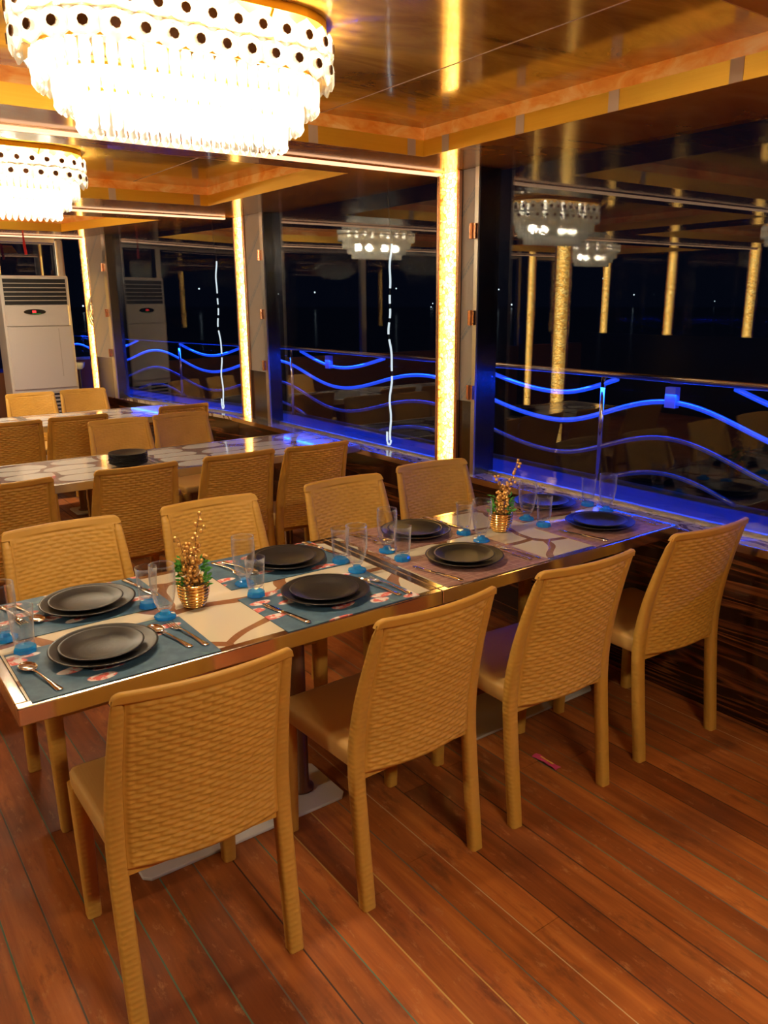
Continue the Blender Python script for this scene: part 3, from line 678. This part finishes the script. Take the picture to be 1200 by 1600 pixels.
def spoon_parts():
    h = ribbon(handle_rows + [(.040,.004,.0055)])
    bo = B(); rings = []
    for (y, hw, dp) in [(.038,.003,.0005),(.045,.012,.003),(.058,.0190,.006),(.072,.0205,.007),(.086,.0175,.006),(.096,.010,.003),(.1,.003,.0005)]:
        rings.append([(hw*math.cos(PI*k/8), y, .0075-dp*math.sin(PI*k/8)) for k in range(9)] + [(hw*.96*math.cos(PI*k/8), y, .0085-dp*math.sin(PI*k/8)) for k in range(8,-1,-1)])
    bo.loft(rings); return h.mesh('handle', MT['cutlery'], True), bo.mesh('bowl', MT['cutlery'], True)
def fork_parts():
    h = ribbon(handle_rows + [(.040,.004,.006),(.048,.0095,.004),(.058,.0115,.003)])
    ti = [ribbon([(.0575,.0014,.003),(.075,.0013,.0022),(.090,.0012,.0035),(.1,.0006,.006)]) for _ in range(4)]
    b = B()
    for k, q in enumerate(ti): b.add([(x+(-.0096+.0064*k), y, z) for x, y, z in q.v], q.f)
    return h.mesh('handle', MT['cutlery'], True), b.mesh('tines', MT['cutlery'], True)
def knife_parts():
    h = ribbon([(-.105,.003,.0005),(-.103,.0078,.0005),(-.09,.0082,.0005),(-.04,.0065,.0005),(.0,.0055,.0005)], .0055)
    bl = ribbon([(.0005,.006,.002),(.03,.0095,.002),(.07,.0102,.002),(.095,.007,.002),(.105,.001,.002)], .0012)
    return h.mesh('handle', MT['cutlery'], True), bl.mesh('blade', MT['cutlery'], True)
KIT = dict(spoon=spoon_parts(), fork=fork_parts(), knife=knife_parts())
def cutlery(kind, x, y, rz, label):
    t = thing('table_'+kind, label, kind, (x, y, TZ+.0022), math.radians(rz), 'steel cutlery on the mats')
    for q in KIT[kind]: link(q.name.split('.')[0], q, t)
def glass(kind, x, y, label):
    me = TUM if kind == 'tumbler' else GOB
    t = thing(kind+'_glass', label, 'glass', (x, y, TZ+.0022), random.uniform(0, 1), 'blue footed glasses')
    link('glass_body', me[0], t); link('blue_foot', me[1], t)
mat_me = B().box(-.225,.225,-.15,.15,0,.0018)
mm = {True: mat_me.mesh('placemat', MT['koi']), False: mat_me.mesh('placemat', MT['brownmat'])}
order = ['first', 'second', 'third', 'fourth']
for k, (x, px) in enumerate([(.517,.503),(1.158,1.160),(1.723,1.715),(2.412,2.418)]):
    for row, (y, py) in enumerate([(1.882,1.905),(2.262,2.25)]):
        col = 'blue koi' if k < 2 else 'red brown'; rn = ('front', 'back')[row]
        where = '%s %s place from the left' % (order[k], rn)
        xx = x + (.02 if row else 0); pxx = px + (.06 if row else 0)
        o = link('placemat', mm[k < 2], None, (xx, y, TZ)); tag(o, '%s placemat under black plates, %s' % (col, where), 'placemat', 'placemats on the laid table'); o.rotation_euler.z = math.radians(random.uniform(-1,1))
        o = link('dinner_plate', big_me, None, (pxx, py, TZ+.0022)); tag(o, 'large matt black dinner plate under a smaller one, %s' % where, 'plate', 'large black plates')
        o = link('side_plate', small_me, None, (pxx-.006, py-.004, TZ+.0022+.0068)); tag(o, 'smaller black plate stacked on the large one, %s' % where, 'plate', 'small black plates')
        s = 1 if row == 0 else -1; rz = 0 if row == 0 else 180
        R = pxx + s*.178; L = pxx - s*.172
        cy = y - s*.035
        rl_ = (lambda d: pxx + s*d)
        if k == 0 and row == 0:
            cutlery('spoon', .338, 1.845, 12, 'steel spoon alone left of the nearest black plates, %s' % where)
            cutlery('spoon', .668, 1.885, 12, 'steel spoon right of the nearest black plates, %s' % where); cutlery('fork', .712, 1.872, 8, 'steel fork at the mat edge beside the spoon, %s' % where)
        else:
            cutlery('knife', rl_(-.170), cy, rz+10, 'steel knife beside the black plates, %s' % where)
            cutlery('spoon', rl_(.160), cy+s*.01, rz+10, 'steel spoon beside the black plates, %s' % where); cutlery('fork', rl_(.196), cy, rz+7, 'steel fork at the outer mat edge, %s' % where)
near = [(.342,'t'),(.709,'g'),(.991,'t'),(1.356,'g'),(1.542,'t'),(1.905,'g'),(2.232,'t'),(2.608,'g')]
far = [(.318,'g'),(.701,'t'),(1.007,'g'),(1.362,'t'),(1.557,'g'),(1.915,'t'),(2.251,'g'),(2.620,'t')]
oq = ['first','second','third','fourth','fifth','sixth','seventh','last']
for row, lst, y in ((0, near, 2.026), (1, far, 2.134)):
    for k, (x, c) in enumerate(lst):
        kind = 'tumbler' if c == 't' else 'goblet'
        glass(kind, x, y, 'clear %s with a blue foot, %s glass from the left in the %s line' % (kind, oq[k], 'nearer' if row == 0 else 'farther'))

# plate stack on the second table
for k in range(8):
    o = link('stacked_plate', small_me, None, (1.353+random.uniform(-.002,.002), 4.24+random.uniform(-.002,.002), TZ+.0004+.0075*k))
    tag(o, 'black plate in the stack on the second table, %s' % ['bottom one','second from the bottom','third from the bottom','fourth from the bottom','fourth from the top','third from the top','second from the top','topmost'][k], 'plate', 'black plates stacked on the second table')

# gold pots with berry sprigs
def pot(x, y, label, lean, seed):
    rnd = random.Random(seed); t = thing('potted_sprig', label, 'pot', (x, y, TZ), 0, 'gold pots with berry sprigs')
    prof = [(.001,0),(.030,0),(.031,.004)]
    for i in range(36):
        z = .004+.066*i/35; r = .031+.0135*math.sin(min(1,i/26)*PI/2); prof.append((r+.0022*math.cos(i*PI*2/5.0), z))
    prof += [(.0425,.072),(.039,.072),(.038,.060)]
    B().lathe(prof, 36).obj('ribbed_pot', MT['goldpot'], t, True)
    B().lathe([(.001,.058),(.0385,.060)], 24).obj('filling', MT['soil'], t)
    tw = B(); be = B()
    for s in range(9):
        a = rnd.uniform(0, 2*PI); H = rnd.uniform(.05,.125); sp = rnd.uniform(.005,.04)
        if s == 0: H = .215; ax, ay = lean
        elif s == 1: H = .155; ax, ay = -.018, .0
        elif s == 2: H = .13; ax, ay = lean[0]*.3, lean[1]*.3
        else: ax, ay = sp*math.cos(a), sp*math.sin(a)
        bx, by = rnd.uniform(-.014,.014), rnd.uniform(-.014,.014)
        c = lambda q: (bx+(ax)*q**1.6, by+ay*q**1.6, .058+H*q)
        tw.tube([c(i/8) for i in range(9)], .0012, 5)
        n = int(7+H*85)
        for i in range(n):
            q = .12+.88*i/(n-1); p = Vector(c(q)); d = Vector((rnd.uniform(-1,1), rnd.uniform(-1,1), rnd.uniform(-.2,.7))).normalized()*(rnd.uniform(.006,.020) if i < n-1 else .001)
            if i % 2 and q > .3 and H > .14 and rnd.random() < .35: continue
            e = p+d; tw.tube([p, e], .0007, 4); be.ball(e, rnd.uniform(.0052,.0068), 8, 6)
    stuff(be.obj('berries', MT['berry'], t, True)); tw.obj('twig', MT['twig'], t, True)
    lf = B()
    for side in (-1, 1):
        for i in range(52):
            h = rnd.uniform(.0,.075); o = Vector((side*(.020+.018*rnd.random())*(.9 if side < 0 else 1), side*-.012+rnd.uniform(-.014,.014), .062+h))
            dr = Vector((side*rnd.uniform(.2,1), rnd.uniform(-.6,.6), rnd.uniform(-.1,1))).normalized(); L = rnd.uniform(.016,.028); sd_ = dr.cross(Vector((rnd.uniform(-1,1),rnd.uniform(-1,1),.3))).normalized()*.0048
            up = dr.cross(sd_).normalized()*.0006
            lf.add([o, o+dr*L*.5+sd_, o+dr*L, o+dr*L*.5-sd_, o+dr*L*.5+up], [(0,1,4),(1,2,4),(2,3,4),(3,0,4),(0,3,2,1)])
    stuff(lf.obj('foliage', MT['leaf'], t)); return t
pot(.812, 2.066, 'ribbed gold pot with tall golden berry sprig and green leaves on the blue mat table', (.030,-.006), 3)
pot(2.060, 2.088, 'ribbed gold pot with bushy golden berries on the red brown mat table', (.045,-.02), 8)

# ================================================================== AIR CONDITIONER
ac = thing('air_conditioner', 'tall white floor standing air conditioner against the end wall', 'air conditioner', (1.86, 8.22, 0))
B().box(-.305,.305,-.13,.19,.02,1.862).obj('cabinet', MT['white'], ac, bevel=.012)
B().box(-.285,.285,-.145,-.131,.82,1.40).obj('front_panel', MT['white'], ac, bevel=.008)
B().prism([(-.29,-.131),(.29,-.131),(.27,-.152),(-.27,-.152)], 1.405, 1.592).obj('display_panel', MT['white'], ac, bevel=.006)
B().box(-.275,.275,-.1365,-.1305,1.60,1.832).obj('grille_opening', MT['black'], ac)
for k in range(5): B().box(-.275,.275,-.150,-.137,1.634+.0385*k,1.6415+.0385*k).obj('louvre', MT['whitedark'], ac)
dp = B().loft([[(-.03+.098*math.cos(2*PI*k/28), y, 1.535+.025*math.sin(2*PI*k/28)) for k in range(28)] for y in (-.152,-.158)]).obj('display', plain('display_black', (.012,.013,.016), .2), ac)
B().box(-.052,-.020,-.1592,-.158,1.528,1.547).obj('red_digits', emit('red_led', (1,.03,.03), 2.5), dp)
B().box(-.055,.02,-.1592,-.158,1.5165,1.5205).obj('green_line', emit('green_led', (.05,.5,.06), .7), dp)
B().box(.0,.055,-.1462,-.145,1.445,1.449).obj('front_mark', plain('grey_mark', (.12,.11,.11), .5), ac); B().loft([[(-.055+.012*math.cos(2*PI*k/16), y, 1.447+.010*math.sin(2*PI*k/16)) for k in range(16)] for y in (-.145,-.1455)]).obj('front_mark', plain('pale_mark', (.55,.50,.46), .5), ac)
B().box(.165,.171,-.147,-.145,.93,1.38).obj('panel_crease', MT['whitedark'], ac)
B().box(-.275,.275,-.136,-.1305,.22,.79).obj('lower_grille', plain('pale_grille', (.60,.55,.50), .4), ac)
for k in range(15):
    for s in (-1,1): B().box(s*.14-.115, s*.14+.115,-.1375,-.136,.235+.037*k,.252+.037*k).obj('slot', MT['black'], ac)

# small things by the end wall
t = thing('ribbon', 'thin red ribbon hanging from the ceiling in front of the end window', 'ribbon', (1.82, 8.13, ZC))
B().add([(-.006,0,0),(.006,0,0),(.016,.004,-.11),(.020,.0,-.17),(-.004,0,-.175),(-.010,.004,-.10)], [(0,1,2,5),(5,2,3,4),(5,2,1,0),(4,3,2,5)]).obj('ribbon_tail', MT['red'], t)
B().lathe([(.004,-.012),(.008,-.006),(.005,0)], 10, capt=True).obj('knot', MT['red'], t)
t = thing('cable_bundle', 'white cable bundle tied to the glowing pillar beside the air conditioner', 'cable', (2.355, 8.10, 1.40))
for q in range(3): B().tube([(.012*q-.03*math.sin(PI*i/10)-.004*q, -.012*q, .25*i/10+.02*q) for i in range(11)], .0065, 8).obj('loop', MT['cable'], t, True)
B().tube([(-.02,-.02,.19),(.0,-.035,.20),(.03,-.03,.19)], .006, 8).obj('tie', MT['cable'], t, True)
t = thing('wash_stand', 'pale blue cup on a dark stand between air conditioner and third pillar', 'stand', (2.275, 8.42, 0))
B().lathe([(.07,0),(.07,.012),(.012,.02),(.012,.96)], 16).obj('stand_post', MT['dark'], t, True)
B().lathe([(.025,.961),(.05,.985),(.058,1.03),(.054,1.03),(.044,.99),(.001,.98)], 20).obj('cup', plain('pale_blue_cup', (.40,.52,.66), .35), t, True)
# wrapper on the floor
t = thing('wrapper', 'small crumpled pink wrapper on the floor planks between two chairs', 'wrapper', (1.928, 1.685, .0))
pts = []; b = B()
for i in range(7):
    for j in range(3): pts.append((-.012+.012*j+.003*random.uniform(-1,1), .058-.019*i, .002+.007*random.random()))
b.v = pts + [(x,y,z+.002) for x,y,z in pts]; n = len(pts)
for i in range(6):
    for j in range(2): a = i*3+j; b.f += [(a,a+1,a+4,a+3),(n+a,n+a+3,n+a+4,n+a+1)]
b.obj('foil', plain('pink_foil', (.62,.06,.16), .35), t)
B().box(.0,.006,-.03,.03,.010,.0112).obj('yellow_print', plain('yellow_print', (.75,.45,.08), .4), t)
